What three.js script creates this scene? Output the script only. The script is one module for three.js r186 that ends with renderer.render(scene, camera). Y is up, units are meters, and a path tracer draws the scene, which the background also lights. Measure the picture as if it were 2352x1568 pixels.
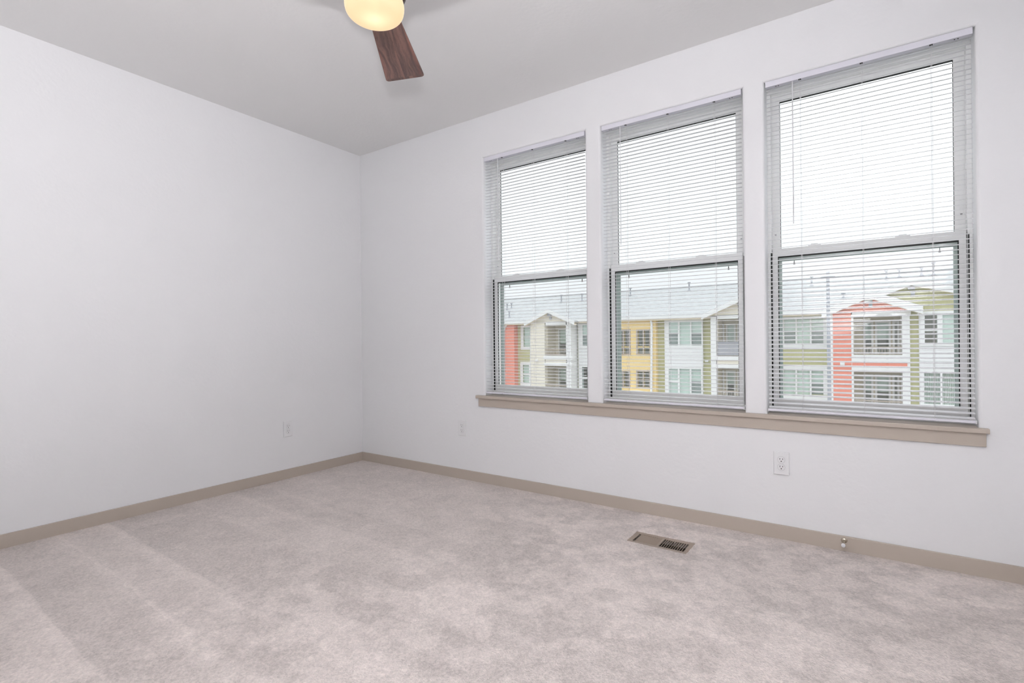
import * as THREE from 'three';
import { RoundedBoxGeometry } from 'three/addons/geometries/RoundedBoxGeometry.js';
import { RectAreaLightUniformsLib } from 'three/addons/lights/RectAreaLightUniformsLib.js';
import { mergeGeometries } from 'three/addons/utils/BufferGeometryUtils.js';

// ---------------------------------------------------------------- camera, sky, exposure, flash
const W = 2352, H = 1568, F = 1163.6;                       // photograph frame and focal length in its pixels
const scene = new THREE.Scene();
const camera = new THREE.PerspectiveCamera(2 * Math.atan(H / 2 / F) * 180 / Math.PI, W / H, 0.05, 400);
camera.position.set(3.7093, 1.0551, 3.0095);
camera.rotation.order = 'YXZ';
camera.rotation.set(-0.0001, 0.6007, -0.01);
camera.updateMatrixWorld(true);
scene.add(camera);

const renderer = new THREE.WebGLRenderer({ antialias: true });
renderer.toneMapping = THREE.LinearToneMapping;
renderer.toneMappingExposure = 1.0;
renderer.shadowMap.enabled = true;
RectAreaLightUniformsLib.init();

// seeded noise
function rng(seed) { let s = seed >>> 0; return () => { s = (s + 0x6D2B79F5) | 0; let t = Math.imul(s ^ (s >>> 15), 1 | s); t = (t + Math.imul(t ^ (t >>> 7), 61 | t)) ^ t; return ((t ^ (t >>> 14)) >>> 0) / 4294967296; }; }
function hash(x, y, s) { let h = Math.imul(x, 374761393) + Math.imul(y, 668265263) + Math.imul(s, 2147483647); h = Math.imul(h ^ (h >>> 13), 1274126177); return ((h ^ (h >>> 16)) >>> 0) / 4294967296; }
function vnoise(x, y, s, px = 1 << 20, py = 1 << 20) {
  const xi = Math.floor(x), yi = Math.floor(y), fx = x - xi, fy = y - yi, u = fx * fx * (3 - 2 * fx), v = fy * fy * (3 - 2 * fy);
  const m = (a, n) => ((a % n) + n) % n;
  const a = hash(m(xi, px), m(yi, py), s), b = hash(m(xi + 1, px), m(yi, py), s), c = hash(m(xi, px), m(yi + 1, py), s), d = hash(m(xi + 1, px), m(yi + 1, py), s);
  return a + (b - a) * u + (c - a) * v + (a - b - c + d) * u * v;
}
function fbm(x, y, s, o = 4, p = 1 << 20) { let t = 0, a = 0.5, f = 1; for (let i = 0; i < o; i++) { t += a * vnoise(x * f, y * f, s + i * 17, p * f, p * f); a *= 0.5; f *= 2; } return t / (1 - Math.pow(0.5, o)); }

// overcast sky (CIE: three times as bright overhead as at the horizon), thin uneven cloud
{
  const w = 512, h = 256, d = new Float32Array(w * h * 4), low = 0.98;
  for (let j = 0; j < h; j++) for (let i = 0; i < w; i++) {
    const el = ((j + 0.5) / h - 0.5) * Math.PI, az = (i + 0.5) / w * Math.PI * 2, k = (j * w + i) * 4;
    const cx = Math.cos(el) * Math.cos(az), cz = Math.cos(el) * Math.sin(az);
    const n = fbm(6 + cx * 3 + 2 * Math.sin(el), 9 + cz * 3, 5, 4);
    const L = el > 0 ? low * (1 + 2 * Math.sin(el)) * (0.9 + 0.2 * n) : 0.35;
    d[k] = L * (0.955 + 0.03 * n); d[k + 1] = L * (0.975 + 0.02 * n); d[k + 2] = L * 1.03; d[k + 3] = 1;
  }
  const t = new THREE.DataTexture(d, w, h, THREE.RGBAFormat, THREE.FloatType);
  t.mapping = THREE.EquirectangularReflectionMapping; t.magFilter = t.minFilter = THREE.LinearFilter; t.needsUpdate = true;
  scene.background = t;
}
// the photographer's flash: a small diffused speedlight, tilted up, just behind and above the camera (its shadow of the fan lies on the ceiling)
const FLASH = { at: [3.89, 1.28, 3.22], aim: [3.57, 2.12, 3.52], w: 0.15, h: 0.11, radiance: 1720 };
const flashLight = new THREE.RectAreaLight(new THREE.Color(0.985, 0.975, 1.0), FLASH.radiance, FLASH.w, FLASH.h);
{
  const a = new THREE.Vector3(...FLASH.at), dir = new THREE.Vector3(...FLASH.aim).sub(a).normalize();
  flashLight.position.copy(a).addScaledVector(dir, 0.012); flashLight.lookAt(new THREE.Vector3(...FLASH.aim));
  scene.add(flashLight);
}

// ---------------------------------------------------------------- helpers
const used = {};
function numbered(n) { const k = used[n] = (used[n] ?? -1) + 1; return k ? `${n}_${String(k).padStart(3, '0')}` : n; }
function tag(o, label, category, group, kind) { o.userData.label = label; o.userData.category = category; if (group) o.userData.group = group; if (kind) o.userData.kind = kind; return o; }
function shade(o) { o.castShadow = o.receiveShadow = true; return o; }
function mesh(name, g, m, parent) { const o = shade(new THREE.Mesh(g, m)); o.name = parent ? name : numbered(name); (parent ?? scene).add(o); return o; }
function thing(name, pos = [0, 0, 0]) { const g = new THREE.Group(); g.name = numbered(name); g.position.set(...pos); scene.add(g); return g; }
function bx(x0, y0, z0, x1, y1, z1) {                       // box from corners, uv in metres
  const g = new THREE.BoxGeometry(Math.abs(x1 - x0), Math.abs(y1 - y0), Math.abs(z1 - z0)); g.translate((x0 + x1) / 2, (y0 + y1) / 2, (z0 + z1) / 2);
  const p = g.attributes.position, n = g.attributes.normal, uv = g.attributes.uv;
  for (let i = 0; i < p.count; i++) { const ax = Math.abs(n.getX(i)), ay = Math.abs(n.getY(i)); if (ax > 0.5) uv.setXY(i, p.getZ(i), p.getY(i)); else if (ay > 0.5) uv.setXY(i, p.getX(i), p.getZ(i)); else uv.setXY(i, p.getX(i), p.getY(i)); }
  return g;
}
function rb(x0, y0, z0, x1, y1, z1, r = 0.002, seg = 2) { const g = new RoundedBoxGeometry(x1 - x0, y1 - y0, z1 - z0, seg, r); g.translate((x0 + x1) / 2, (y0 + y1) / 2, (z0 + z1) / 2); return g; }
function merge(a) { return mergeGeometries(a.map((g) => { const q = g.index ? g.toNonIndexed() : g; for (const k of Object.keys(q.attributes)) if (!['position', 'normal', 'uv'].includes(k)) q.deleteAttribute(k); return q; })); }
function cyl(a, b, r0, r1 = r0, n = 16) {                   // tapered rod from a to b
  const A = new THREE.Vector3(...a), B = new THREE.Vector3(...b), L = A.distanceTo(B), g = new THREE.CylinderGeometry(r1, r0, L, n);
  g.translate(0, L / 2, 0); g.applyQuaternion(new THREE.Quaternion().setFromUnitVectors(new THREE.Vector3(0, 1, 0), B.clone().sub(A).normalize())); g.translate(...a); return g;
}
function dataTex(w, h, fn, { srgb = false, repeat = [1, 1] } = {}) {
  const d = new Uint8Array(w * h * 4);
  for (let j = 0; j < h; j++) for (let i = 0; i < w; i++) { const c = fn(i, j), k = (j * w + i) * 4; d[k] = c[0]; d[k + 1] = c[1]; d[k + 2] = c[2]; d[k + 3] = 255; }
  const t = new THREE.DataTexture(d, w, h, THREE.RGBAFormat); t.wrapS = t.wrapT = THREE.RepeatWrapping; t.magFilter = THREE.LinearFilter; t.minFilter = THREE.LinearFilter;
  if (srgb) t.colorSpace = THREE.SRGBColorSpace; t.repeat.set(...repeat); t.needsUpdate = true; return t;
}
const grey = (v) => { const q = Math.max(0, Math.min(255, v * 255)); return [q, q, q]; };
const lin = (r, g, b) => new THREE.Color().setRGB(r, g, b);
function std(color, roughness = 0.6, o = {}) { return new THREE.MeshStandardMaterial({ color, roughness, ...o }); }
const paneRay = (px, py) => new THREE.Vector3((px - W / 2) / F, -(py - H / 2) / F, -1).applyEuler(camera.rotation);
function at(px, py, z) { const d = paneRay(px, py), t = (z - camera.position.z) / d.z; return camera.position.clone().addScaledVector(d, t); }   // pixel -> point on the upright plane z

// ---------------------------------------------------------------- materials
const peel = dataTex(256, 256, (i, j) => grey(fbm(i / 8, j / 8, 31, 3, 32)), { repeat: [2, 2] });
const M = {
  wall: std(lin(0.885, 0.885, 0.897), 0.75, { bumpMap: peel, bumpScale: 0.0006 }),
  ceiling: std(lin(0.875, 0.87, 0.865), 0.9, { bumpMap: peel, bumpScale: 0.0006 }),
  trim: std(lin(0.50, 0.435, 0.375), 0.45),
  vinyl: std(lin(0.92, 0.92, 0.91), 0.4),
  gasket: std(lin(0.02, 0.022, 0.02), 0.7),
  screenFrame: std(lin(0.40, 0.47, 0.45), 0.5),
  slat: new THREE.MeshPhysicalMaterial({ color: lin(0.92, 0.92, 0.935), roughness: 0.55, transmission: 0.2, thickness: 0 }),
  rail: std(lin(0.80, 0.79, 0.86), 0.4),
  cord: std(lin(0.80, 0.79, 0.80), 0.8),
  plate: std(lin(0.86, 0.86, 0.87), 0.3),
  black: std(lin(0.012, 0.011, 0.010), 0.6),
  slot: std(lin(0.05, 0.045, 0.05), 0.6),
  register: std(lin(0.34, 0.27, 0.215), 0.45),
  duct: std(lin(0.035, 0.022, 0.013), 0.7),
  nickel: std(lin(0.55, 0.50, 0.42), 0.28, { metalness: 1 }),
  rubber: std(lin(0.86, 0.86, 0.88), 0.5),
  bronze: std(lin(0.07, 0.045, 0.04), 0.4, { metalness: 0.4 }),
  glass: new THREE.MeshPhysicalMaterial({ color: lin(0.955, 0.975, 0.965), roughness: 0, transmission: 1, thickness: 0, ior: 1.5 }),
  mesh: new THREE.MeshStandardMaterial({ color: lin(0.7, 0.7, 0.74), roughness: 0.9, transparent: true, opacity: 0.08 }),
};

// ---------------------------------------------------------------- room shell
const RX = 4.40, RZ = 3.46, CH = 2.743;
// window openings in the outer wall (metres along it from the corner)
const OPEN = [[1.399, 2.240], [2.349, 3.191], [3.299, 4.142]], OT = 2.4305, OB = 0.654;
{
  const s = new THREE.Shape([[-0.2, -0.4], [RX + 0.2, -0.4], [RX + 0.2, CH + 0.2], [-0.2, CH + 0.2]].map((q) => new THREE.Vector2(...q)));
  for (const [a, b] of OPEN) s.holes.push(new THREE.Path([[a, OB - 0.02], [b, OB - 0.02], [b, OT], [a, OT]].map((q) => new THREE.Vector2(...q))));
  const r = 0.014, g = new THREE.ExtrudeGeometry(s, { depth: 0.2 - 2 * r, bevelEnabled: true, bevelThickness: r, bevelSize: r, bevelOffset: -r, bevelSegments: 4 });
  g.translate(0, 0, -0.2 + r);
  tag(mesh('wall_front', g, M.wall), 'white painted wall with three tall window openings', 'wall', null, 'structure');
}
tag(mesh('wall_left', bx(-0.2, -0.4, -0.2, 0, CH + 0.2, RZ + 0.2), M.wall), 'plain white painted wall without windows, one outlet on it', 'wall', null, 'structure');
tag(mesh('wall_right', bx(RX, -0.4, -0.2, RX + 0.2, CH + 0.2, RZ + 0.2), M.wall), 'white painted wall by the door stop', 'wall', null, 'structure');
tag(mesh('wall_back', bx(-0.2, -0.4, RZ, RX + 0.2, CH + 0.2, RZ + 0.2), M.wall), 'white painted wall facing the windows', 'wall', null, 'structure');
tag(mesh('ceiling', bx(-0.2, CH, -0.2, RX + 0.2, CH + 0.2, RZ + 0.2), M.ceiling), 'flat pale grey-white ceiling carrying the fan', 'ceiling', null, 'structure');

// carpet with a ragged cut-out for the floor register
const REG = { x0: 2.682, x1: 3.004, z0: 0.300, z1: 0.476 };
{
  const w = 2048, h = 1608, mx = RX / w, mz = RZ / h;
  // vacuum passes run across the room from the bare wall: [z at the wall, slope, reach, strength]
  const lines = [[2.385, 0.012, 2.2, 1], [2.10, 0.018, 1.9, 1], [1.885, 0.022, 1.6, 1], [1.405, 0.035, 1.3, 0.8], [0.91, 0.075, 1.2, 0.7], [1.16, 0.05, 1.2, 0.5], [0.62, 0.08, 1.0, 0.4]];
  const band = (z, x) => (z > 2.12 && z < 2.385 ? -1 : z > 1.42 && z < 1.885 ? -0.9 : z > 0.93 && z < 1.16 ? -0.7 : z > 2.385 ? 0.35 : z > 1.885 && z < 2.1 ? 0.25 : 0.1);
  const map = dataTex(w, h, (i, j) => {
    const x = i * mx, z = j * mz;
    const wob = 0.05 * (fbm(x * 2.3, z * 2.3, 7, 3) - 0.5), streakOn = Math.max(0, Math.min(1, (2.1 + 0.9 * (fbm(x * 1.1 + 9, z * 1.1, 81, 3) - 0.5) * 2 - x) / 0.7));
    let v = 0;
    for (const [z0, k, reach, st] of lines) { const dz = z - (z0 + k * x + wob * 0.6), f = Math.max(0, Math.min(1, (reach * 1.25 - x) / 0.6)); v += st * f * 0.11 * Math.exp(-Math.pow((dz - 0.02) / (dz > 0.02 ? 0.05 : 0.016), 2)) * (0.6 + 0.8 * fbm(x * 9, z * 14, 23, 2)); }
    v += 0.06 * band(z - 0.02 * x - wob, x) * streakOn;
    const p1 = fbm(x * 3.1, z * 4.2, 3, 5), p2 = fbm(x * 9.5 + 5, z * 10.5, 13, 4), p3 = fbm(x * 24 + 2, z * 27, 19, 3);
    const soft = (t, a, b) => { const q = Math.max(0, Math.min(1, (t - a) / (b - a))); return q * q * (3 - 2 * q); };
    v += (0.09 * (soft(p1, 0.42, 0.60) - 0.5) + 0.13 * (soft(p2, 0.42, 0.60) - 0.5) + 0.07 * (soft(p3, 0.42, 0.60) - 0.5)) * (1 - 0.6 * streakOn);
    const g1 = hash(i, j, 91) - 0.5, g2 = vnoise(i / 2.6, j / 2.6, 71) - 0.5, g3 = vnoise(i / 5, j / 5, 72) - 0.5;
    v += 0.16 * g1 + 0.22 * g2 + 0.12 * g3;
    const t = 1 + v;
    return [222 * Math.pow(t, 0.46), 212 * Math.pow(t, 0.46), 207 * Math.pow(t, 0.46)].map((q) => Math.max(0, Math.min(255, q)));
  }, { srgb: true });
  map.repeat.set(1 / RX, 1 / RZ);
  const pile = dataTex(512, 512, (i, j) => grey(0.5 * hash(i, j, 5) + 0.5 * vnoise(i / 3, j / 3, 6, 171, 171)), { repeat: [1.6, 1.6] });
  M.carpet = new THREE.MeshPhysicalMaterial({ map, bumpMap: pile, bumpScale: 0.004, roughness: 0.95, sheen: 0.25, sheenRoughness: 0.6 });
  const q = rng(44), s = new THREE.Shape([[-0.1, -0.1], [RX + 0.1, -0.1], [RX + 0.1, RZ + 0.1], [-0.1, RZ + 0.1]].map((a) => new THREE.Vector2(...a)));
  const hole = [], c = [[REG.x0, REG.z0], [REG.x1, REG.z0], [REG.x1, REG.z1], [REG.x0, REG.z1]], inset = 0.004;
  for (let e = 0; e < 4; e++) { const [ax, az] = c[e], [bx_, bz] = c[(e + 1) % 4], n = e % 2 ? 34 : 64, amp = e === 3 ? 0.002 : 0.005; for (let k = 0; k < n; k++) { const t = k / n, o = inset + amp * (q() * 0.6 + 1.2 * (fbm(t * 7, e * 9, 61, 2) - 0.35)); const nx = e === 1 ? -1 : e === 3 ? 1 : 0, nz = e === 0 ? 1 : e === 2 ? -1 : 0; hole.push(new THREE.Vector2(ax + (bx_ - ax) * t + nx * o, az + (bz - az) * t + nz * o)); } }
  s.holes.push(new THREE.Path(hole));
  const g = new THREE.ExtrudeGeometry(s, { depth: 0.3, bevelEnabled: true, bevelThickness: 0.004, bevelSize: 0.003, bevelOffset: -0.003, bevelSegments: 2 });
  g.rotateX(Math.PI / 2);                                    // shape x,y -> x,z ; depth goes down
  g.translate(0, -0.004, 0);
  tag(mesh('floor', g, M.carpet), 'wall-to-wall light grey-beige carpet with vacuum marks', 'carpet', null, 'structure');
}
// baseboards
const BB = 0.073, BT = 0.013;
function board(name, pts, label) { tag(mesh(name, pts, M.trim), label, 'baseboard', null, 'structure'); }
board('baseboard_left', rb(0, -0.01, 0, BT, BB, RZ, 0.003), 'taupe painted baseboard along the plain wall');
board('baseboard_front', rb(BT, -0.01, 0, RX, BB, BT, 0.003), 'taupe painted baseboard below the windows');
board('baseboard_right', rb(RX - BT, -0.01, BT, RX, BB, RZ, 0.003), 'taupe painted baseboard along the wall by the door stop');
board('baseboard_back', rb(BT, -0.01, RZ - BT, RX - BT, BB, RZ, 0.003), 'taupe painted baseboard facing the windows');

// window stool and apron
{
  const t = thing('trim_1', [1.332, OB - 0.022, 0]); t.name = 'trim_1';
  tag(t, 'long taupe window sill board with apron under the three windows', 'window sill', null, 'structure');
  const pts = [[1.332, 0.032], [4.174, 0.032], [4.174, 0.0005]];
  for (const [a, b] of [...OPEN].reverse()) pts.push([b - 0.0005, 0.0005], [b - 0.0005, -0.1], [a + 0.0005, -0.1], [a + 0.0005, 0.0005]);
  pts.push([1.332, 0.0005]);
  const g = new THREE.ExtrudeGeometry(new THREE.Shape(pts.map(([x, z]) => new THREE.Vector2(x - 1.332, -z))), { depth: 0.016, bevelEnabled: true, bevelThickness: 0.003, bevelSize: 0.003, bevelOffset: -0.003, bevelSegments: 2 });
  g.rotateX(-Math.PI / 2); g.translate(0, 0.003, 0);
  mesh('sill_board', g, M.trim, t);
  mesh('apron_board', rb(0.014, -0.06, 0, 2.833, 0, 0.015, 0.002), M.trim, t);
}

// ---------------------------------------------------------------- windows (single-hung, vinyl)
function bars(x0, y0, x1, y1, z0, z1, l, r, b, t) { return merge([bx(x0, y0, z0, x0 + l, y1, z1), bx(x1 - r, y0, z0, x1, y1, z1), bx(x0 + l, y0, z0, x1 - r, y0 + b, z1), bx(x0 + l, y1 - t, z0, x1 - r, y1, z1)]); }
const ZF = -0.095, MR0 = 1.507, MR1 = 1.546;
const winNames = ['window beside the room corner', 'window between the other two', 'window above the wall outlet near the door stop'];
OPEN.forEach(([a, b], k) => {
  const t = thing(`window_${k + 1}`, [a, OB, ZF]); t.name = `window_${k + 1}`;
  tag(t, `tall white vinyl single-hung ${winNames[k]}`, 'window', null, 'structure');
  const w = b - a, h = OT - OB, ym = (MR0 + MR1) / 2 - OB;
  mesh('frame', bars(0, 0, w, h, -0.085, 0, 0.018, 0.018, 0.03, 0.03), M.vinyl, t);
  for (const x of [0.016, w - 0.014]) mesh('dark_gap_strip', bx(x - 0.0025, 0.03, -0.02, x + 0.0025, MR1 - OB - 0.02, 0.0015), M.gasket, t);  // black strips drawn for the shaded gap between jamb and lower sash
  // upper sash, set back
  const us = mesh('upper_sash', bars(0.018, ym - 0.02, w - 0.018, h - 0.03, -0.066, -0.040, 0.040, 0.040, 0.036, 0.040), M.vinyl, t);
  mesh('pane', bx(0.056, ym + 0.014, -0.055, w - 0.056, h - 0.068, -0.051), M.glass, us);
  mesh('gasket', bars(0.057, ym + 0.015, w - 0.057, h - 0.069, -0.0505, -0.046, 0.003, 0.003, 0.002, 0.007), M.gasket, us);
  // lower sash, in front
  const ls = mesh('lower_sash', bars(0.022, 0.03, w - 0.022, MR1 - OB, -0.034, -0.006, 0.025, 0.025, 0.045, MR1 - MR0), M.vinyl, t);
  mesh('pane', bx(0.045, 0.072, -0.024, w - 0.045, MR0 - OB + 0.002, -0.020), M.glass, ls);
  mesh('gasket', bars(0.0465, 0.074, w - 0.0465, MR0 - OB + 0.0005, -0.0195, -0.014, 0.004, 0.004, 0.002, 0.010), M.gasket, ls);
  for (const f of [0.26, 0.70]) {
    const lk = mesh('sash_lock', rb(w * f - 0.03, MR1 - OB - 0.002, -0.034, w * f + 0.03, MR1 - OB + 0.008, -0.012, 0.003), M.vinyl, ls);
    mesh('lock_lever', rb(w * f - 0.016, MR1 - OB + 0.007, -0.030, w * f + 0.016, MR1 - OB + 0.013, -0.016, 0.002), M.vinyl, lk);
  }
  // small vent stops on the upper sash stiles
  for (const x of [0.034, w - 0.034]) mesh('vent_stop', rb(x - 0.006, ym + 0.10, -0.0405, x + 0.006, ym + 0.135, -0.037, 0.001), M.vinyl, us), mesh('vent_stop_catch', bx(x - 0.004, ym + 0.098, -0.040, x + 0.004, ym + 0.104, -0.0355), M.gasket, us);
  // insect screen outside the lower half, with two pull tabs
  const sc = mesh('screen_frame', bars(0.03, 0.02, w - 0.03, MR0 - OB + 0.012, -0.078, -0.070, 0.030, 0.030, 0.03, 0.034), M.screenFrame, t);
  mesh('screen_mesh', bx(0.058, 0.048, -0.0745, w - 0.058, MR0 - OB - 0.02, -0.0735), M.mesh, sc);
  for (const x of [0.12, w - 0.11]) { const s = new THREE.Shape([new THREE.Vector2(-0.0045, -0.022), new THREE.Vector2(0.0045, -0.022), new THREE.Vector2(0.001, 0), new THREE.Vector2(-0.001, 0)]), g = new THREE.ExtrudeGeometry(s, { depth: 0.003, bevelEnabled: false }); g.translate(x, MR0 - OB - 0.022, -0.070); mesh('pull_tab', g, M.gasket, sc); }
});

// ---------------------------------------------------------------- mini blinds
const SLAT_W = 0.025, PITCH = 0.0222;
function slatGeo(len) {                                     // shallow crowned strip, extruded along x
  const n = 5, top = [], bot = [], th = 0.0005;
  for (let i = 0; i <= n; i++) { const u = i / n - 0.5, y = 0.0016 * (1 - 4 * u * u); top.push([u * SLAT_W, y + th]); bot.unshift([u * SLAT_W, y - th]); }
  const g = new THREE.ExtrudeGeometry(new THREE.Shape([...top, ...bot].map((q) => new THREE.Vector2(...q))), { depth: len, bevelEnabled: false });
  g.rotateY(Math.PI / 2); return g;                         // shape x -> -z, depth -> +x
}
const blindLabel = ['white mini blind with level slats in the window beside the room corner', 'white mini blind with level slats in the window between the other two', 'white mini blind with tilted slats in the window above the outlet near the door stop'];
const tilt = [0.04, 0.05, 0.235], LADDERS = [0.194, 0.51, 0.828];
const CLEAR = 0.006;
OPEN.forEach(([a, b], k) => {
  const w = b - a - 2 * CLEAR, t = thing('window_blind', [a + CLEAR, OB + 0.001, -0.019]);
  tag(t, blindLabel[k], 'window blind', 'mini blinds in the three windows');
  const top = OT - OB - 0.002;
  const hr = mesh('head_rail', rb(0, top - 0.030, -0.015, w, top, 0.015, 0.002), M.rail, t);
  for (const f of LADDERS) mesh('cord_guide', rb(w * f - 0.006, top - 0.0325, 0.004, w * f + 0.006, top - 0.0295, 0.0155, 0.001), M.gasket, hr);
  for (const x of [0.05, w - 0.06]) for (const d of [0, 0.012]) mesh('bracket_screw', cyl([x + d, top - 0.032, 0.002], [x + d, top - 0.0295, 0.002], 0.0025, 0.0025, 8), M.slot, hr);
  const y0 = 0.037, y1 = top - 0.045, n = Math.round((y1 - y0) / PITCH), len = w - 0.006, g = slatGeo(len), q = rng(300 + k);
  for (let i = 0; i <= n; i++) {
    const s = mesh('slat', g, M.slat, t); s.position.set(0.003, y0 + (y1 - y0) * i / n, 0);
    s.rotation.x = Math.atan(tilt[k]) + (q() - 0.5) * 0.03;  // outer edge higher
  }
  const br = mesh('bottom_rail', rb(0.001, 0.014, -0.013, w - 0.001, 0.027, 0.013, 0.004), M.rail, t);
  mesh('top_cap', rb(0.004, 0.0275, -0.0115, w - 0.004, 0.0305, 0.0115, 0.001), M.slat, br);
  for (const x of [0.0, w]) mesh('end_cap', rb(x - 0.003, 0.012, -0.014, x + 0.003, 0.028, 0.014, 0.002), M.slat, br);
  for (const f of LADDERS) {
    const c = mesh('ladder_cord', merge([0.0145, -0.0145].map((z) => cyl([w * f, 0.02, z], [w * f, top - 0.03, z], 0.0007, 0.0007, 6))), M.cord, t);
    mesh('lift_cord', cyl([w * f + 0.004, 0.02, 0.0], [w * f + 0.004, top - 0.03, 0.0], 0.0006, 0.0006, 6), M.cord, c);
    mesh('cord_button', new THREE.SphereGeometry(0.006, 12, 8).scale(1.3, 0.6, 0.6).translate(w * f, 0.018, 0.0135), M.rail, br);
  }
  const wand = mesh('tilt_wand', cyl([0.128, top - 0.775, 0.019], [0.128, top - 0.034, 0.017], 0.0032, 0.0028, 8), M.slat, t);
  mesh('wand_hook', cyl([0.128, top - 0.036, 0.017], [0.128, top - 0.028, 0.006], 0.0015, 0.0015, 6), M.nickel, wand);
});

// ---------------------------------------------------------------- ceiling fan with light
{
  const cx = 2.19, cz = 1.70, t = thing('ceiling_fan', [cx, CH, cz]);
  tag(t, 'ceiling fan with dark walnut blades and a lit frosted glass bowl', 'ceiling fan');
  const Y = (y) => y - CH;
  const lathe = (p, n = 48) => new THREE.LatheGeometry(p.map((q) => new THREE.Vector2(...q)), n);
  mesh('canopy', lathe([[0.001, Y(2.69)], [0.035, Y(2.692)], [0.058, Y(2.705)], [0.066, Y(2.743)], [0.001, Y(2.743)]]), M.bronze, t);
  mesh('down_rod', cyl([0, Y(2.53), 0], [0, Y(2.70), 0], 0.0125, 0.0125, 20), M.bronze, t);
  mesh('motor_housing', lathe([[0.001, Y(2.385)], [0.110, Y(2.385)], [0.119, Y(2.392)], [0.121, Y(2.42)], [0.116, Y(2.47)], [0.095, Y(2.50)], [0.05, Y(2.512)], [0.03, Y(2.54)], [0.001, Y(2.54)]]), M.bronze, t);
  // light kit: bulb inside a translucent bowl
  const bowl = [[0.098, 2.384], [0.106, 2.368], [0.111, 2.348], [0.110, 2.330], [0.104, 2.314], [0.090, 2.3025], [0.068, 2.2955], [0.038, 2.292], [0.0, 2.291]].map(([r, y]) => [r, Y(y)]);
  const curve = new THREE.SplineCurve(bowl.map((q) => new THREE.Vector2(...q))).getPoints(48); curve[48].x = 0;
  const glass = new THREE.MeshPhysicalMaterial({ color: lin(0.42, 0.39, 0.33), roughness: 0.95, transmission: 0.6, thickness: 0, emissive: lin(1.0, 0.64, 0.27), emissiveIntensity: 1.4 });
  const gb = mesh('glass_bowl', new THREE.LatheGeometry(curve.reverse(), 64), glass, t); gb.userData.label = 'glowing warm frosted glass bowl';
  const bulb = mesh('light_bulb', new THREE.SphereGeometry(0.016, 24, 16).translate(0, Y(2.352), 0), std(lin(0.9, 0.85, 0.7), 0.5, { emissive: lin(1, 0.78, 0.45), emissiveIntensity: 1.2 }), gb);
  const pl = new THREE.PointLight(new THREE.Color().setRGB(1, 0.94, 0.82), 0.03); pl.position.set(0, Y(2.352), 0); pl.castShadow = true; pl.shadow.radius = 0.8; t.add(pl);
  // blades
  const wood = dataTex(512, 256, (i, j) => {
    const u = i / 512, v = j / 256, warp = fbm(u * 4, v * 3, 11, 3), ring = fbm(u * 2.2, v * 16 + warp * 3, 12, 4), fine = vnoise(u * 26, v * 170, 14), pore = vnoise(u * 40, v * 240, 15) > 0.80 ? 1 : 0;
    const k = Math.max(0, Math.min(1, (ring - 0.32) / 0.36)), m = 0.74 + 0.34 * k + 0.14 * (fine - 0.5) - 0.12 * pore, red = Math.max(0, fbm(u * 1.6, v * 9, 16, 3) - 0.45) * 1.1;
    return [(128 + 70 * red) * m, (95 + 12 * red) * m, 86 * m];
  }, { srgb: true });
  wood.repeat.set(1.6, 4.2);
  const woodM = std(0xffffff, 0.42, { map: wood });
  const a0 = Math.atan2(1.185 - cz, 1.817 - cx);
  const r0 = 0.10, r1 = 0.648, hw0 = 0.056, hw1 = 0.0985, rc = 0.022;
  const sh = new THREE.Shape();
  sh.moveTo(r0, -hw0); sh.lineTo(r1 - rc, -hw1 + 0.002); sh.quadraticCurveTo(r1, -hw1, r1, -hw1 + rc); sh.lineTo(r1, hw1 - rc); sh.quadraticCurveTo(r1, hw1, r1 - rc, hw1 - 0.002); sh.lineTo(r0, hw0); sh.closePath();
  const bg = new THREE.ExtrudeGeometry(sh, { depth: 0.004, bevelEnabled: true, bevelThickness: 0.0015, bevelSize: 0.0015, bevelOffset: -0.0015, bevelSegments: 2, curveSegments: 10 });
  bg.translate(0, 0, -0.002); bg.rotateX(Math.PI / 2 - 0.15);
  for (let i = 0; i < 3; i++) {
    const b = mesh('blade', bg, woodM, t); b.position.y = Y(2.402); b.rotation.y = -(a0 + i * Math.PI * 2 / 3); b.userData.label = 'dark walnut fan blade';
    const iron = mesh('blade_iron', merge([rb(0.09, 0.004, -0.026, 0.20, 0.011, 0.026, 0.003)]), M.bronze, b); iron.rotation.x = -0.15;
  }
}

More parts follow.
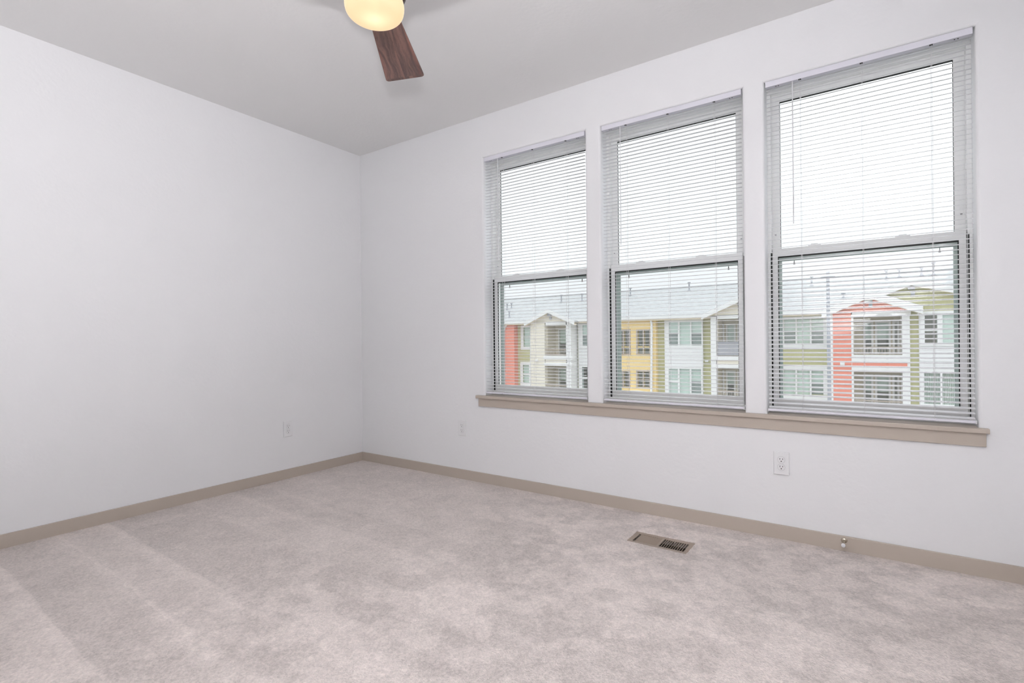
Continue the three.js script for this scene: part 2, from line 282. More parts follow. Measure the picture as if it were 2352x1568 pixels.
// ---------------------------------------------------------------- floor register
{
  const { x0, x1, z0, z1 } = REG, t = thing('floor_register', [x0, -0.012, z0]);
  tag(t, 'brown metal floor register let into the carpet below the windows', 'floor register');
  const w = x1 - x0, d = z1 - z0, y = 0.008;                 // plate top just under the carpet surface
  const e0 = 0.028, e1 = 0.034;
  mesh('frame', merge([bx(-0.006, y - 0.004, -0.006, w + 0.006, y, e1), bx(-0.006, y - 0.004, d - e1, w + 0.006, y, d + 0.006), bx(-0.006, y - 0.004, e1, e0, y, d - e1), bx(w - e0, y - 0.004, e1, w + 0.006, y, d - e1), bx(w / 2 - 0.006, y - 0.004, e1, w / 2 + 0.006, y, d - e1)]), M.register, t);
  const fin = (x, lean) => { const g = bx(-0.0012, -0.014, e1 - 0.001, 0.0012, 0.0, d - e1 + 0.001); g.rotateZ(lean); g.translate(x, y - 0.0002, 0); return g; };
  const nL = 11, nR = 11, aL = e0, bL = w / 2 - 0.006, aR = w / 2 + 0.006, bR = w - e0;
  for (let i = 1; i < nL; i++) mesh('louver', fin(aL + (bL - aL) * i / nL, 0.95), M.register, t);
  for (let i = 1; i < nR; i++) mesh('louver', fin(aR + (bR - aR) * i / nR, -0.5), M.register, t);
  mesh('damper', merge([bx(e0, y - 0.028, e1, w - e0, y - 0.027, d - e1)]), M.duct, t);
  mesh('damper_lever', cyl([w - e0 - 0.045, y - 0.012, d / 2], [w - e0 - 0.035, y + 0.003, d / 2 + 0.006], 0.0022, 0.0018, 8), M.register, t);
  mesh('duct_boot', merge([bx(0, -0.2, 0, 0.004, y - 0.006, d), bx(w - 0.004, -0.2, 0, w, y - 0.006, d), bx(0.004, -0.2, 0, w - 0.004, y - 0.006, 0.004), bx(0.004, -0.2, d - 0.004, w - 0.004, y - 0.006, d), bx(0, -0.204, 0, w, -0.2, d)]), M.duct, t);
}

// ---------------------------------------------------------------- wall outlets
function outlet(pos, turn, label) {
  const t = thing('wall_outlet', pos); t.rotation.y = turn; tag(t, label, 'wall outlet', 'duplex wall outlets');
  const w = 0.0735, h = 0.121, s = new THREE.Shape(); s.moveTo(-w / 2, -h / 2); s.lineTo(w / 2, -h / 2); s.lineTo(w / 2, h / 2); s.lineTo(-w / 2, h / 2); s.closePath();
  const g = new THREE.ExtrudeGeometry(s, { depth: 0.002, bevelEnabled: true, bevelThickness: 0.004, bevelSize: 0.004, bevelOffset: -0.004, bevelSegments: 3 }); g.translate(0, 0, 0.0025);
  mesh('cover_plate', g, M.plate, t);
  for (const y of [0.0195, -0.0195]) {
    const c = new THREE.Shape(); const R = 0.0172, cut = 0.0142;
    for (let i = 0; i <= 48; i++) { const an = i / 48 * Math.PI * 2, px = Math.cos(an) * R, py = Math.max(-cut, Math.min(cut, Math.sin(an) * R)); i ? c.lineTo(px, py) : c.moveTo(px, py); }
    const fg = new THREE.ExtrudeGeometry(c, { depth: 0.0015, bevelEnabled: true, bevelThickness: 0.0006, bevelSize: 0.0006, bevelOffset: -0.0006, bevelSegments: 2 }); fg.translate(0, y, 0.008);
    const f = mesh('receptacle', fg, M.plate, t);
    const rimG = new THREE.TorusGeometry(0.0176, 0.0005, 6, 40); rimG.translate(0, y, 0.0087); mesh('gap_ring', rimG, std(lin(0.45, 0.45, 0.46), 0.6), f);
    mesh('slot', bx(-0.0078, y + 0.0000, 0.009, -0.0052, y + 0.0085, 0.0103), M.slot, f);
    mesh('slot', bx(0.0052, y + 0.0008, 0.009, 0.0078, y + 0.0078, 0.0103), M.slot, f);
    const gh = new THREE.CylinderGeometry(0.0028, 0.0028, 0.0015, 14); gh.rotateX(Math.PI / 2); gh.translate(0, y - 0.0078, 0.0097); mesh('ground_hole', gh, M.black, f);
  }
  mesh('screw', new THREE.SphereGeometry(0.003, 12, 8).scale(1, 1, 0.4).translate(0, 0, 0.0085), M.plate, t);
}
outlet([3.3655, 0.398, 0], 0, 'white duplex outlet on the window wall below the window by the door stop');
outlet([1.176, 0.392, 0], 0, 'white duplex outlet on the window wall between the sill end and room corner');
outlet([0, 0.387, 0.726], Math.PI / 2, 'white duplex outlet on the plain windowless wall');

// ---------------------------------------------------------------- door stop on the baseboard
{
  const t = thing('door_stop', [3.640, 0.0545, BT]); tag(t, 'satin nickel door stop with white rubber tip on the baseboard', 'door stop');
  const lt = (p) => { const g = new THREE.LatheGeometry(p.map((q) => new THREE.Vector2(...q)), 28); g.rotateX(Math.PI / 2); return g; };
  mesh('base_plate', lt([[0, -0.004], [0.0135, -0.004], [0.0135, 0.002], [0.010, 0.005], [0.006, 0.008], [0, 0.008]]), M.nickel, t);
  const rod = cyl([0, 0, 0.006], [-0.002, -0.004, 0.066], 0.0046, 0.0046, 16); mesh('rod', rod, M.nickel, t);
  const tip = lt([[0, 0], [0.0085, 0], [0.009, 0.004], [0.0085, 0.011], [0.006, 0.0135], [0, 0.014]]); tip.translate(-0.002, -0.004, 0.062); mesh('rubber_tip', tip, M.rubber, t);
}

// ---------------------------------------------------------------- photographer's flash (behind the lens)
{
  const t = thing('photo_flash', [FLASH.at[0], 0, FLASH.at[2]]);
  tag(t, 'small lit photo flash on a slim black light stand', 'flash');
  const head = new THREE.Group(); head.name = 'head'; t.add(head); head.position.set(0, FLASH.at[1], 0);
  t.updateMatrixWorld(true); head.lookAt(new THREE.Vector3(...FLASH.aim));
  const s = FLASH.w / 2, sh = FLASH.h / 2;
  mesh('lamp_diffuser', bx(-s, -sh, -0.004, s, sh, 0.004), std(lin(0.9, 0.9, 0.9), 0.8, { emissive: lin(0.985, 0.975, 1.0), emissiveIntensity: 1.5 }), head);
  mesh('flash_body', merge([rb(-s - 0.006, -sh - 0.006, -0.075, s + 0.006, sh + 0.006, -0.005, 0.01), rb(-0.035, -0.16, -0.075, 0.035, -sh - 0.002, -0.02, 0.008)]), M.black, head);
  mesh('stand_pole', cyl([0, 0.02, -0.0], [0, FLASH.at[1] - 0.10, 0], 0.012, 0.010, 12), M.black, t).position.set(0.06, 0, 0.06);
  for (let i = 0; i < 3; i++) { const a = i * Math.PI * 2 / 3 + 0.6; mesh('leg', cyl([0.06, 0.30, 0.06], [0.06 + Math.cos(a) * 0.09, 0.004, 0.06 + Math.sin(a) * 0.09], 0.008, 0.008, 8), M.black, t); }
}

// ---------------------------------------------------------------- outside: ground, apartment building across the lot, lot light
const GY = -6.4;
{
  const asphalt = dataTex(256, 256, (i, j) => grey(0.42 + 0.16 * fbm(i / 6, j / 6, 51, 4)), { repeat: [0.2, 0.2] });
  tag(mesh('ground', bx(-70, GY - 0.3, -110, 60, GY, -0.6), std(lin(0.75, 0.74, 0.72), 0.95, { map: asphalt })), 'grey paved lot between the buildings', 'ground', null, 'structure');
}
{
  const shingle = dataTex(256, 256, (i, j) => { const row = Math.floor(j / 16), c = Math.floor((i + (row % 2) * 12 + row * 7) / 24); const v = 0.80 + 0.14 * hash(c, row, 8) + 0.10 * (vnoise(i / 3, j / 3, 9) - 0.5); return grey(v * (j % 16 < 2 ? 0.93 : 1)); }, { repeat: [0.35, 0.35] });
  const side = (r, g, b) => std(lin(r, g, b), 0.8);
  const B = {
    coral: side(0.80, 0.265, 0.18), olive: side(0.53, 0.515, 0.265), yellow: side(0.84, 0.63, 0.275), cream: side(0.79, 0.735, 0.62), white: side(0.80, 0.80, 0.80),
    trim: std(lin(0.82, 0.82, 0.81), 0.6), beige: std(lin(0.82, 0.72, 0.56), 0.8), roof: std(lin(0.47, 0.48, 0.485), 0.95, { map: shingle }),
    tan: std(lin(0.44, 0.37, 0.31), 0.8), railing: std(lin(0.36, 0.36, 0.39), 0.6), metal: std(lin(0.36, 0.37, 0.40), 0.5),
    glass: new THREE.MeshPhysicalMaterial({ color: lin(0.92, 0.97, 0.95), roughness: 0, transmission: 1, thickness: 0, ior: 1.5 }), shade: std(lin(0.80, 0.80, 0.78), 0.8), screen: new THREE.MeshStandardMaterial({ color: lin(0.12, 0.12, 0.13), roughness: 0.9, transparent: true, opacity: 0.2 }), porch: std(lin(0.66, 0.60, 0.47), 0.8),
  };
  const base = new THREE.Vector3(-5, GY, -36), bld = thing('apartment_building', base.toArray());
  tag(bld, 'long apartment building with coral, olive, yellow and cream walls seen through the windows', 'building');
  const add = (name, g, m, parent = bld) => { g.translate(-base.x, -base.y, -base.z); return mesh(name, g, m, parent); };
  const ZM = -30, ZB = -28.9, ZW = -29.05;                                // main wall face, bay face
  const px = (x, y, z) => at(x, y, z);
  const LOW = 1200;                                          // pixel row standing for "down to the ground"
  // box whose front face fills the pixel rectangle on the plane z
  function rect([x0, y0, x1, y1], z, depth, o = 0) {
    const a = px(x0, (y0 + y1) / 2, z).x, b = px(x1, (y0 + y1) / 2, z).x, xm = (x0 + x1) / 2, t = px(xm, y0, z).y, l = y1 >= LOW ? GY : px(xm, y1, z).y;
    return bx(a, l, z - depth, b, t, z + o);
  }
  const span = ([x0, y0, x1, y1], z) => { const xm = (x0 + x1) / 2, ym = (y0 + y1) / 2; return [px(x0, ym, z).x, y1 >= LOW ? GY : px(xm, y1, z).y, px(x1, ym, z).x, px(xm, y0, z).y]; };   // pixel rectangle -> metres on the plane z
  // wall slab whose front fills the pixel rectangle; each window cuts its panes out of it
  function wallP(name, r, m, z = ZM, depth = 0.3, wins = []) {
    if (!wins.length) return add(name, rect(r, z, depth), m);
    const [a, b, c, d] = span(r, z), s = new THREE.Shape([[a, b], [c, b], [c, d], [a, d]].map((q) => new THREE.Vector2(...q)));
    for (const [, panes] of wins) for (const p of panes) { const [e, f, g, h] = span(p, z); s.holes.push(new THREE.Path([[e, f], [g, f], [g, h], [e, h]].map((q) => new THREE.Vector2(...q)))); }
    const g = new THREE.ExtrudeGeometry(s, { depth: 0.3, bevelEnabled: false }); g.translate(0, 0, z - 0.3);
    const w = add(name, g, m);
    for (const [trim, panes, kinds, opts] of wins) win(trim, panes, kinds, z, opts);
    return w;
  }
  // window: a trim frame round glass panes; shades hang behind the glass: f full, h full with an insect screen outside the lower half, v vertical slats, o open
  function win(trim, panes, kinds, z, { rails = [], trimMat = B.trim } = {}) {
    const [x0, y0, x1, y1] = trim, g = [], zf = z + 0.05;
    const ys0 = Math.min(...panes.map((p) => p[1])), ys1 = Math.max(...panes.map((p) => p[3]));
    g.push(rect([x0, y0, x1, ys0], zf, 0.06)); g.push(rect([x0, ys1, x1, y1], zf, 0.06));
    const cols = [...new Map(panes.map((p) => [p[0], p])).values()].sort((a, b) => a[0] - b[0]); let cur = x0;
    for (const p of cols) { if (p[0] - cur > 0.3) g.push(rect([cur, ys0 - 1, p[0], ys1 + 1], zf - 0.006, 0.054)); cur = p[2]; }
    if (x1 - cur > 0.3) g.push(rect([cur, ys0 - 1, x1, ys1 + 1], zf - 0.006, 0.054));
    const w = add('window', merge(g), trimMat);
    panes.forEach((p, i) => {
      const k = kinds[i % kinds.length]; add('pane', rect(p, z - 0.05, 0.008), B.glass, w);
      if (k === 'f') add('window_shade', rect(p, z - 0.13, 0.01), B.shade, w);
      if (k === 'h') { add('window_shade', rect(p, z - 0.13, 0.01), B.shade, w); add('insect_screen', rect([p[0], p[1] + (p[3] - p[1]) * 0.5, p[2], p[3]], z - 0.012, 0.002), B.screen, w); }
      if (k === 'v') for (let x = p[0] + 1; x < p[2] - 1; x += 4) add('vertical_blind', rect([x, p[1], x + 2.2, p[3]], z - 0.13, 0.01), B.shade, w);
    });
    for (const r of rails) add('meeting_rail', rect(r, z - 0.02, 0.04), trimMat, w);
    return w;
  }
  // gable: apex and the two eave ends (pixels, on the plane of its fascia), a wall triangle, roof slabs running back into the main roof
  function gable(apex, left, right, zf, back, th, wallMat, wallZ, wallRect) {
    const A = px(...apex, zf), L = px(...left, zf), R = px(...right, zf);
    const slab = (P, z0, z1, dy0, dy1) => { const s = new THREE.Shape([[A.x, A.y - dy0], [P.x, P.y - dy0], [P.x, P.y - dy1], [A.x, A.y - dy1]].map((q) => new THREE.Vector2(...q))); const g = new THREE.ExtrudeGeometry(s, { depth: z0 - z1, bevelEnabled: false }); g.translate(0, 0, z1); return g; };
    for (const P of [L, R]) {
      const r = add('gable_roof', slab(P, zf, back, 0, 0.10), B.roof);
      add('rake_board', slab(P, zf + 0.05, zf, 0.02, th), B.trim, r);
      add('soffit', slab(P, zf, wallZ - 0.05, th - 0.06, th), B.beige, r);
    }
    // wall triangle under the roof
    const [wx0, wx1, wy] = wallRect, l = px(wx0, wy, wallZ), r = px(wx1, wy, wallZ), roofY = (x) => (x < A.x ? A.y + (L.y - A.y) * (A.x - x) / (A.x - L.x) : A.y + (R.y - A.y) * (x - A.x) / (R.x - A.x)) - th + 0.04;
    const yb = (l.y + r.y) / 2, pts = [[l.x, yb], [r.x, yb], [r.x, Math.max(yb, roofY(r.x))], [A.x, roofY(A.x)], [l.x, Math.max(yb, roofY(l.x))]];
    const g = new THREE.ExtrudeGeometry(new THREE.Shape(pts.map((q) => new THREE.Vector2(...q))), { depth: 0.3, bevelEnabled: false }); g.translate(0, 0, wallZ - 0.3);
    const w = add('gable_wall', g, wallMat);
    const bk = roofY(A.x);
    add('gable_bracket', merge([bx(A.x - 0.12, bk - 0.24, wallZ, A.x + 0.16, bk - 0.06, wallZ + 0.2), bx(A.x, bk - 0.52, wallZ, A.x + 0.16, bk - 0.32, wallZ + 0.1)]), B.metal, w);
    return { A, L, R };
  }
  // recessed balcony behind an opening
  function balcony([x0, y0, x1, y1], z, deep, doorPx, railTop, railMat, picketed = true) {
    const zb = z - deep, a = px(x0, (y0 + y1) / 2, z).x, b = px(x1, (y0 + y1) / 2, z).x, xm = (x0 + x1) / 2, t = px(xm, y0, z).y, l = px(xm, y1, z).y;
    const top = l + (t - l) * 0.88, doors = doorPx.map(([q0, q1, k]) => [px(q0, (y0 + y1) / 2, zb).x, px(q1, (y0 + y1) / 2, zb).x, k]);
    const bs = new THREE.Shape([[a - 0.3, l - 0.3], [b + 0.3, l - 0.3], [b + 0.3, t + 0.3], [a - 0.3, t + 0.3]].map((q) => new THREE.Vector2(...q)));
    for (const [f, e] of doors) bs.holes.push(new THREE.Path([[f + 0.08, l + 0.05], [e - 0.08, l + 0.05], [e - 0.08, top - 0.08], [f + 0.08, top - 0.08]].map((q) => new THREE.Vector2(...q))));
    const bw = new THREE.ExtrudeGeometry(bs, { depth: 0.1, bevelEnabled: false }); bw.translate(0, 0, zb - 0.1);
    const rm = add('balcony', merge([bw, bx(a - 0.3, l - 0.3, zb, a, t + 0.3, z - 0.3), bx(b, l - 0.3, zb, b + 0.3, t + 0.3, z - 0.3), bx(a, t, zb, b, t + 0.3, z - 0.3), bx(a, l - 0.3, zb, b, l, z - 0.3)]), B.porch);
    for (const [f, e, k] of doors) {                         // framed glass doors and windows in the back wall
      add('door_frame', merge([bx(f, l, zb, f + 0.09, top, zb + 0.06), bx(e - 0.09, l, zb, e, top, zb + 0.06), bx(f + 0.09, top - 0.09, zb, e - 0.09, top, zb + 0.06)]), B.trim, rm);
      add('pane', bx(f + 0.08, l + 0.05, zb - 0.04, e - 0.08, top - 0.08, zb - 0.03), B.glass, rm);
      if (k === 'f') add('window_shade', bx(f + 0.08, l + 0.05, zb - 0.13, e - 0.08, top - 0.08, zb - 0.12), B.shade, rm);
      if (k === 'h') add('window_shade', bx(f + 0.08, l + (top - l) * 0.45, zb - 0.13, e - 0.08, top - 0.08, zb - 0.12), B.shade, rm);
    }
    if (railTop) {
      const ry = px(xm, railTop, z).y, g = [bx(a, ry - 0.06, z - 0.12, b, ry, z - 0.05), bx(a, l + 0.05, z - 0.11, b, l + 0.12, z - 0.06)];
      if (picketed) for (let x = a + 0.08; x < b - 0.05; x += 0.12) g.push(bx(x, l + 0.12, z - 0.095, x + 0.025, ry - 0.06, z - 0.075));
      else g.push(bx(a + 0.02, l + 0.12, z - 0.095, b - 0.02, ry - 0.06, z - 0.08));
      add('railing', merge(g), railMat, rm);
    }
  }

  // ---- main walls, from the far end to the near end of the facade
  wallP('wall', [900, 741, 1183, LOW], B.coral, ZM + 0.5, 0.8);
  wallP('wall', [1186, 741, 1224, LOW], B.olive, ZM, 0.3, [
    [[1196, 747, 1222, 803], [[1202, 752, 1217, 796]], ['f'], { rails: [[1202, 773, 1217, 775]] }],
    [[1195, 831, 1221, 888], [[1201, 838, 1215, 880]], ['f'], { rails: [[1201, 858, 1215, 861]] }]]);
  wallP('wall', [1311, 738, 1332, LOW], B.olive);
  wallP('wall', [1330, 738, 1396, LOW], B.white, ZM + 0.25, 0.3, [
    [[1333, 742, 1394, 800], [[1338, 746, 1354, 794], [1357, 746, 1373, 794], [1376, 746, 1391, 794]], ['h', 'f', 'h'], { rails: [[1338, 769, 1354, 771.5], [1376, 769, 1391, 771.5]] }],
    [[1333, 838, 1394, 898], [[1337, 843, 1354, 892], [1357, 843, 1373, 892], [1376, 843, 1391, 892]], ['o', 'f', 'f'], { rails: [[1337, 866, 1354, 869]] }]]);
  wallP('wall', [1394, 736, 1416, LOW], B.olive);
  const yellowWins = [[1415, 1448, 756, 814], [1461, 1494, 756, 814], [1415, 1447, 851, 889.5], [1461, 1493.5, 851, 890.5]].map(([x0, x1, y0, y1]) => {
    const h = y1 - y0, f = (a, b, c, d) => [x0 + (x1 - x0) * a, y0 + h * b, x0 + (x1 - x0) * c, y0 + h * d], tall = h > 50;
    return [[x0, y0, x1, y1], tall ? [f(0.10, 0.05, 0.46, 0.68), f(0.54, 0.05, 0.92, 0.68), f(0.10, 0.72, 0.46, 0.96), f(0.54, 0.72, 0.92, 0.96)] : [f(0.10, 0.06, 0.46, 0.95), f(0.54, 0.06, 0.92, 0.95)], ['o'], { trimMat: B.tan, rails: tall ? [f(0.05, 0.68, 0.95, 0.72)] : [f(0.05, 0.48, 0.95, 0.53)] }];
  });
  wallP('wall', [1412, 727, 1508, LOW], B.yellow, ZM + 0.5, 0.8, yellowWins);
  wallP('return_wall', [1506, 727, 1508, LOW], B.yellow, ZM + 0.45, 0.7);
  wallP('wall', [1506, 731, 1530, LOW], B.olive);
  wallP('wall', [1528, 728, 1615, LOW], B.white, ZM + 0.25, 0.3, [
    [[1529, 731, 1614, 799], [[1536, 738, 1557, 793], [1561, 738, 1585, 793], [1588, 738, 1611, 793]], ['h', 'f', 'h'], { rails: [[1536, 764, 1557, 768], [1588, 764, 1611, 768]] }],
    [[1529, 841, 1614, 911], [[1536, 847, 1557, 903], [1561, 847, 1584.5, 903], [1588, 847, 1610.5, 903]], ['f', 'f', 'h'], { rails: [[1536, 873, 1557, 877], [1588, 875, 1610.5, 879]] }]]);
  wallP('wall', [1613, 728, 1637, LOW], B.olive);
  wallP('wall', [1754, 722, 1918, LOW], B.olive, ZM, 0.3, [
    [[1792, 727, 1906, 802], [[1801, 732, 1827, 789], [1831, 732, 1860, 789], [1864, 732, 1891, 789]], ['h', 'f', 'h'], { rails: [[1801, 760, 1827, 762.5], [1864, 760, 1891, 762.5]] }],
    [[1791, 840, 1906, 919], [[1800, 849, 1827, 906], [1831, 849, 1860, 906], [1864, 849, 1891, 906]], ['f', 'f', 'h'], { rails: [[1800, 878, 1827, 880.5], [1864, 878, 1891, 880.5]] }]]);
  wallP('wall', [2080, 690, 2115, LOW], B.olive, ZW - 0.06, 1.2);
  wallP('wall', [2113, 714, 2420, LOW], B.white, ZW + 0.2, 0.3, [
    [[2114, 713, 2265, 794], [[2124, 719, 2153, 790], [2165, 719, 2206, 790], [2212, 719, 2256, 790]], ['o', 'f', 'f'], { rails: [[2124, 757, 2153, 760]] }],
    [[2114, 848, 2265, 938], [[2123, 857, 2160, 930], [2165, 857, 2206, 930], [2212, 857, 2256, 930]], ['v', 'v', 'f'], { rails: [[2123, 887, 2160, 890]] }]]);
  wallP('return_wall', [2113, 714, 2116, LOW], B.white, ZW + 0.15, 1.2);

  // lap siding: rows of overlapping boards, each leaning out at its lower edge (too fine to pick apart from here)
  function siding(r, z, m, parent) {
    const [a, b, c, d] = span(r, z), g = [];
    for (let y = Math.max(b, GY + 0.3); y < d - 0.05; y += 0.18) { const h = Math.min(0.2, d - y), q = bx(a, 0, -0.012, c, h, 0); q.rotateX(-0.09); q.translate(0, y, z + 0.022); g.push(q); }
    const o = add('lap_boards', merge(g), m, parent); o.userData.kind = 'stuff'; return o;
  }
  siding([900, 745, 1183, LOW], ZM + 0.5, B.coral); siding([1313, 742, 1331, LOW], ZM, B.olive); siding([1186, 803, 1221, 831], ZM, B.olive); siding([1510, 736, 1528, LOW], ZM, B.olive);
  siding([1528, 799.5, 1615, 840.5], ZM + 0.25, B.white); siding([1330, 800.5, 1396, 837.5], ZM + 0.25, B.white); siding([1614, 734, 1634, LOW], ZM, B.olive); siding([1757, 802.5, 1907, 839.5], ZM, B.olive); siding([1757, 919.5, 1907, LOW], ZM, B.olive);
  siding([2093, 716, 2113, LOW], ZW - 0.06, B.olive); siding([2113, 795, 2265, 847], ZW + 0.2, B.white); siding([1915, 716, 1957, LOW], ZB, B.coral); siding([1222, 741, 1253, LOW], ZB, B.cream);

  // ---- projecting bays with balconies
  // cream bay
  wallP('bay_wall', [1221, 736, 1253, LOW], B.cream, ZB, 1.4);
  wallP('column', [1302, 738, 1313, LOW], B.trim, ZB, 1.4);
  wallP('lintel', [1253, 738, 1302, 746], B.trim, ZB, 0.3);
  wallP('balcony_beam', [1248, 817, 1315, 825.5], B.trim, ZB + 0.06, 0.36);
  wallP('bay_band', [1253, 825.5, 1302, 833], B.cream, ZB, 0.3);
  wallP('balcony_beam', [1249, 833, 1314, 840], B.trim, ZB + 0.06, 0.36);
  wallP('bay_wall', [1253, 900, 1302, LOW], B.cream, ZB, 0.3);
  balcony([1253, 746, 1302, 817], ZB, 1.5, [[1257, 1273, 'o'], [1283, 1303, 'h']], 802, B.tan);
  balcony([1253, 840, 1302, 900], ZB, 1.5, [[1257, 1273, 'o'], [1283, 1303, 'h']], 884, B.tan);
  gable([1258, 709], [1204, 739], [1319, 736], ZB + 0.3, -33.4, 0.30, B.cream, ZB, [1222, 1313, 740]);
  // second cream bay
  wallP('column', [1634, 727, 1647, LOW], B.trim, ZB, 1.4);
  wallP('column', [1744, 722, 1757, LOW], B.trim, ZB, 1.4);
  wallP('lintel', [1647, 722, 1744, 731], B.trim, ZB, 0.3);
  wallP('balcony_beam', [1634, 818, 1758, 828], B.trim, ZB + 0.06, 0.36);
  wallP('bay_band', [1647, 828, 1744, 838], B.cream, ZB, 0.3);
  wallP('balcony_beam', [1634, 838, 1758, 845], B.trim, ZB + 0.06, 0.36);
  wallP('bay_wall', [1645, 918, 1746, LOW], B.cream, ZB, 0.3);
  balcony([1647, 731, 1744, 818], ZB, 1.5, [[1652, 1664, 'o'], [1668, 1690, 'h'], [1694, 1722, 'h']], 784, B.railing, false);
  balcony([1647, 845, 1744, 918], ZB, 1.5, [[1652, 1664, 'o'], [1668, 1690, 'h'], [1694, 1722, 'h']], 898, B.tan);
  gable([1698, 681], [1611, 722], [1786, 716], ZB + 0.3, -33.8, 0.30, B.cream, ZB, [1634, 1758, 723]);
  // coral bay
  wallP('corner_board', [1907, 716, 1915, LOW], B.trim, ZB, 1.4);
  wallP('bay_wall', [1915, 712, 1957, LOW], B.coral, ZB, 0.3);
  wallP('corner_board', [1957, 722, 1962, LOW], B.trim, ZB + 0.012, 0.3);
  wallP('column', [2074, 715, 2092, LOW], B.trim, ZB, 1.4);
  wallP('lintel', [1957, 714, 2092, 725], B.trim, ZB + 0.02, 0.3);
  wallP('balcony_beam', [1957, 815, 2087, 832], B.trim, ZB + 0.06, 0.36);
  wallP('bay_band', [1957, 832, 2084, 841], B.coral, ZB + 0.03, 0.3);
  wallP('balcony_beam', [1957, 841, 2087, 853], B.trim, ZB + 0.06, 0.36);
  wallP('bay_wall', [1962, 940, 2074, LOW], B.coral, ZB, 0.3);
  balcony([1962, 725, 2074, 815], ZB, 1.5, [[1983, 2006, 'h'], [2010, 2046, 'h'], [2050, 2066, 'o']], 796, B.tan);
  balcony([1962, 853, 2074, 940], ZB, 1.5, [[1983, 2006, 'h'], [2010, 2046, 'h'], [2050, 2066, 'o']], 920, B.tan);
  gable([1995, 666], [1887, 713], [2120, 702], ZB + 0.4, -34.2, 0.40, B.coral, ZB, [1908, 2091, 716]);
  // tall olive gable beside it
  gable([2093, 639], [1985, 681], [2240, 665], ZW + 0.35, -36.0, 0.34, B.olive, ZW, [2020, 2225, 702]);
  wallP('wall', [2020, 684, 2225, 716], B.olive, ZW - 0.03, 0.3);
  wallP('band_board', [2108, 710, 2420, 716], B.trim, ZW + 0.3, 0.6);

  // ---- main roof, gutter, soffit
  const EY = 2.60, RY = 5.05, ZE = -29.25, ZR = -36.5, XL = -42, XR = 22;
  const slope = (z0, y0, z1, y1, m, name) => { const s = new THREE.Shape([[0, 0], [0, 0.14], [Math.hypot(z1 - z0, y1 - y0), 0.14], [Math.hypot(z1 - z0, y1 - y0), 0]].map((q) => new THREE.Vector2(...q))), L = Math.hypot(z1 - z0, y1 - y0); const g = bx(XL, -0.14, -L, XR, 0, 0); g.rotateX(Math.atan2(y1 - y0, Math.abs(z1 - z0)) * (z1 < z0 ? 1 : -1)); if (z1 < z0) g.translate(0, y0, z0); else g.translate(0, y1, z1); return add(name, g, m); };
  slope(ZE, EY, ZR, RY, B.roof, 'roof');
  { const g = bx(XL, -0.14, -7.7, XR, 0, 0); g.rotateX(-Math.atan2(RY - EY, 7.25)); g.translate(0, RY, ZR); add('roof', g, B.roof); }
  add('ridge_cap', bx(XL, RY - 0.02, ZR - 0.14, XR, RY + 0.05, ZR + 0.14), B.roof);
  add('gutter', bx(XL, EY - 0.17, ZE - 0.02, XR, EY - 0.02, ZE + 0.1), B.trim);
  add('eave_soffit', bx(XL, EY - 0.28, ZM - 0.2, XR, EY - 0.17, ZE), B.beige);
  add('back_wall', bx(XL, GY, -43.2, XR, EY, -42.9), B.cream);
  add('end_wall', bx(XL, GY, -43, XL + 0.3, EY + 0.2, ZM), B.cream); add('end_wall', bx(XR - 0.3, GY, -43, XR, EY + 0.2, ZM), B.cream);
  add('core_wall', bx(XL + 0.3, GY, ZM - 1.9, XR - 0.3, EY - 0.28, ZM - 1.7), B.cream);
  // downspouts
  function spout(pts, z) { const c = new THREE.CatmullRomCurve3(pts.map(([x, y]) => { const p = px(x, Math.min(y, 1180), z); return p; }), false, 'catmullrom', 0.1); add('downspout', new THREE.TubeGeometry(c, 40, 0.075, 8), B.trim); }
  spout([[1491, 724], [1492, 730], [1496.5, 738], [1496.5, 800], [1496, 900], [1495.5, 1150]], ZM + 0.62);
  spout([[1212, 741], [1219, 747], [1219.5, 800], [1219, 900], [1218, 1150]], ZM + 0.15);
  spout([[1166, 742], [1163, 749], [1157, 755], [1157, 900], [1156.5, 1150]], ZM + 0.62);
  // wall lights and small fixtures
  for (const [x, y, z] of [[1234, 827, ZB], [1322, 826, ZM], [1624, 828.5, ZM], [1935, 835, ZB]]) { const p = px(x, y, z); add('wall_fixture', bx(p.x - 0.1, p.y - 0.07, z, p.x + 0.1, p.y + 0.07, z + 0.14), B.trim); }
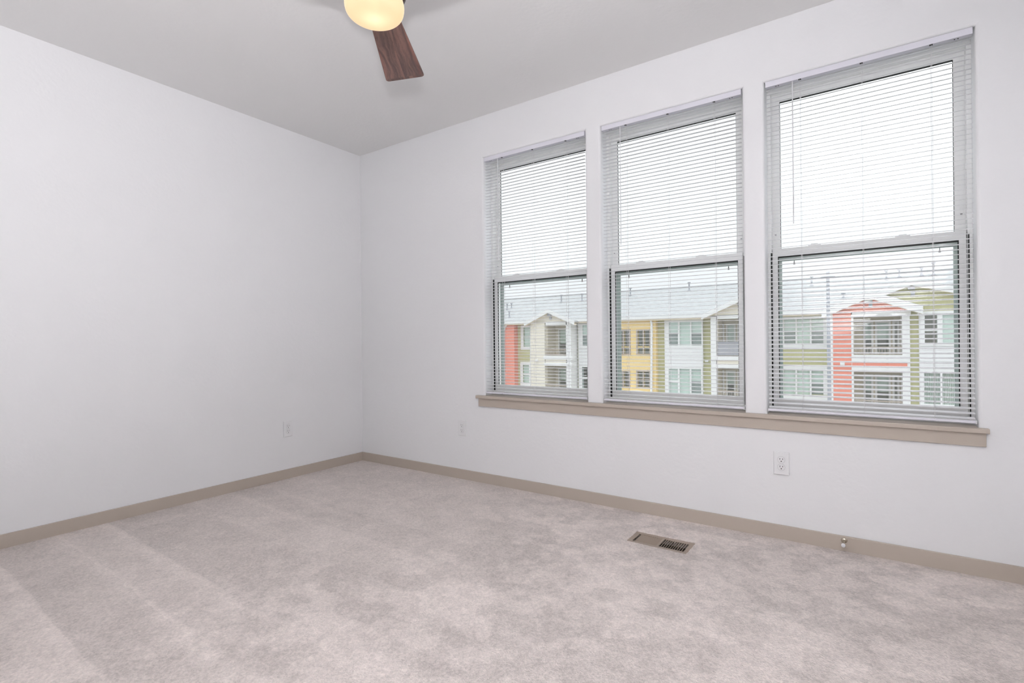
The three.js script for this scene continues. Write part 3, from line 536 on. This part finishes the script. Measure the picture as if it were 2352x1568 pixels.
  // arched entry canopy
  { const c = px(1452, 905, ZM + 1.4), g = new THREE.CylinderGeometry(1.05, 1.05, 1.2, 24, 1, false, -Math.PI / 2, Math.PI); g.rotateX(-Math.PI / 2); g.scale(1, 0.26, 1); g.translate(c.x, c.y - 0.1, ZM + 1.0); add('entry_canopy', g, B.trim); }
  // vent pipes on the roof
  const roofZ = (y) => ZE + (ZR - ZE) * (y - EY) / (RY - EY);
  for (const [x, y0, y1] of [[1165, 698, 711], [1175, 697, 708], [1170, 715, 729], [1289.5, 678, 695], [1337, 675, 691], [1448, 662, 679], [1583, 649, 668], [1864.5, 636, 656], [1937, 674, 686], [2036, 622, 643], [2066, 620, 637], [2117, 616, 634], [2144, 604, 632]]) {
    let z = ZR + 0.6; for (let i = 0; i < 12; i++) z = Math.max(ZR + 0.25, Math.min(ZE, roofZ(px(x, y1, z).y)));
    const b = px(x, y1, z), t = px(x, y0, z); add('vent_pipe', merge([cyl([b.x, b.y - 0.1, z], [b.x, t.y, z], 0.055, 0.055, 10), cyl([b.x, b.y, z], [b.x, b.y + 0.10, z], 0.13, 0.07, 10), cyl([b.x, t.y - 0.03, z], [b.x, t.y + 0.03, z], 0.11, 0.11, 10)]), B.metal);
  }
}
{
  const z = -19, top = at(1899, 622, z), foot = [top.x + 0.06, GY, z], t = thing('street_lamp', foot);
  tag(t, 'tall grey lot light pole with a disc-shaped head in front of the building', 'street lamp');
  const m = std(lin(0.36, 0.38, 0.42), 0.5), h = top.y - GY;
  mesh('pole', cyl([0, 0, 0], [-0.03, h - 0.1, 0], 0.075, 0.055, 16), m, t);
  const hd = new THREE.LatheGeometry([[0, 0.16], [0.05, 0.16], [0.06, 0.02], [0.20, -0.03], [0.24, -0.06], [0.22, -0.08], [0.06, -0.12], [0.05, -0.2], [0, -0.2]].map((q) => new THREE.Vector2(...q)), 28); hd.translate(-0.03, h - 0.16, 0);
  mesh('lamp_head', hd, m, t);
  mesh('base', cyl([0, 0, 0], [0, 0.6, 0], 0.26, 0.24, 20), std(lin(0.5, 0.49, 0.47), 0.9), t);
}

renderer.render(scene, camera);
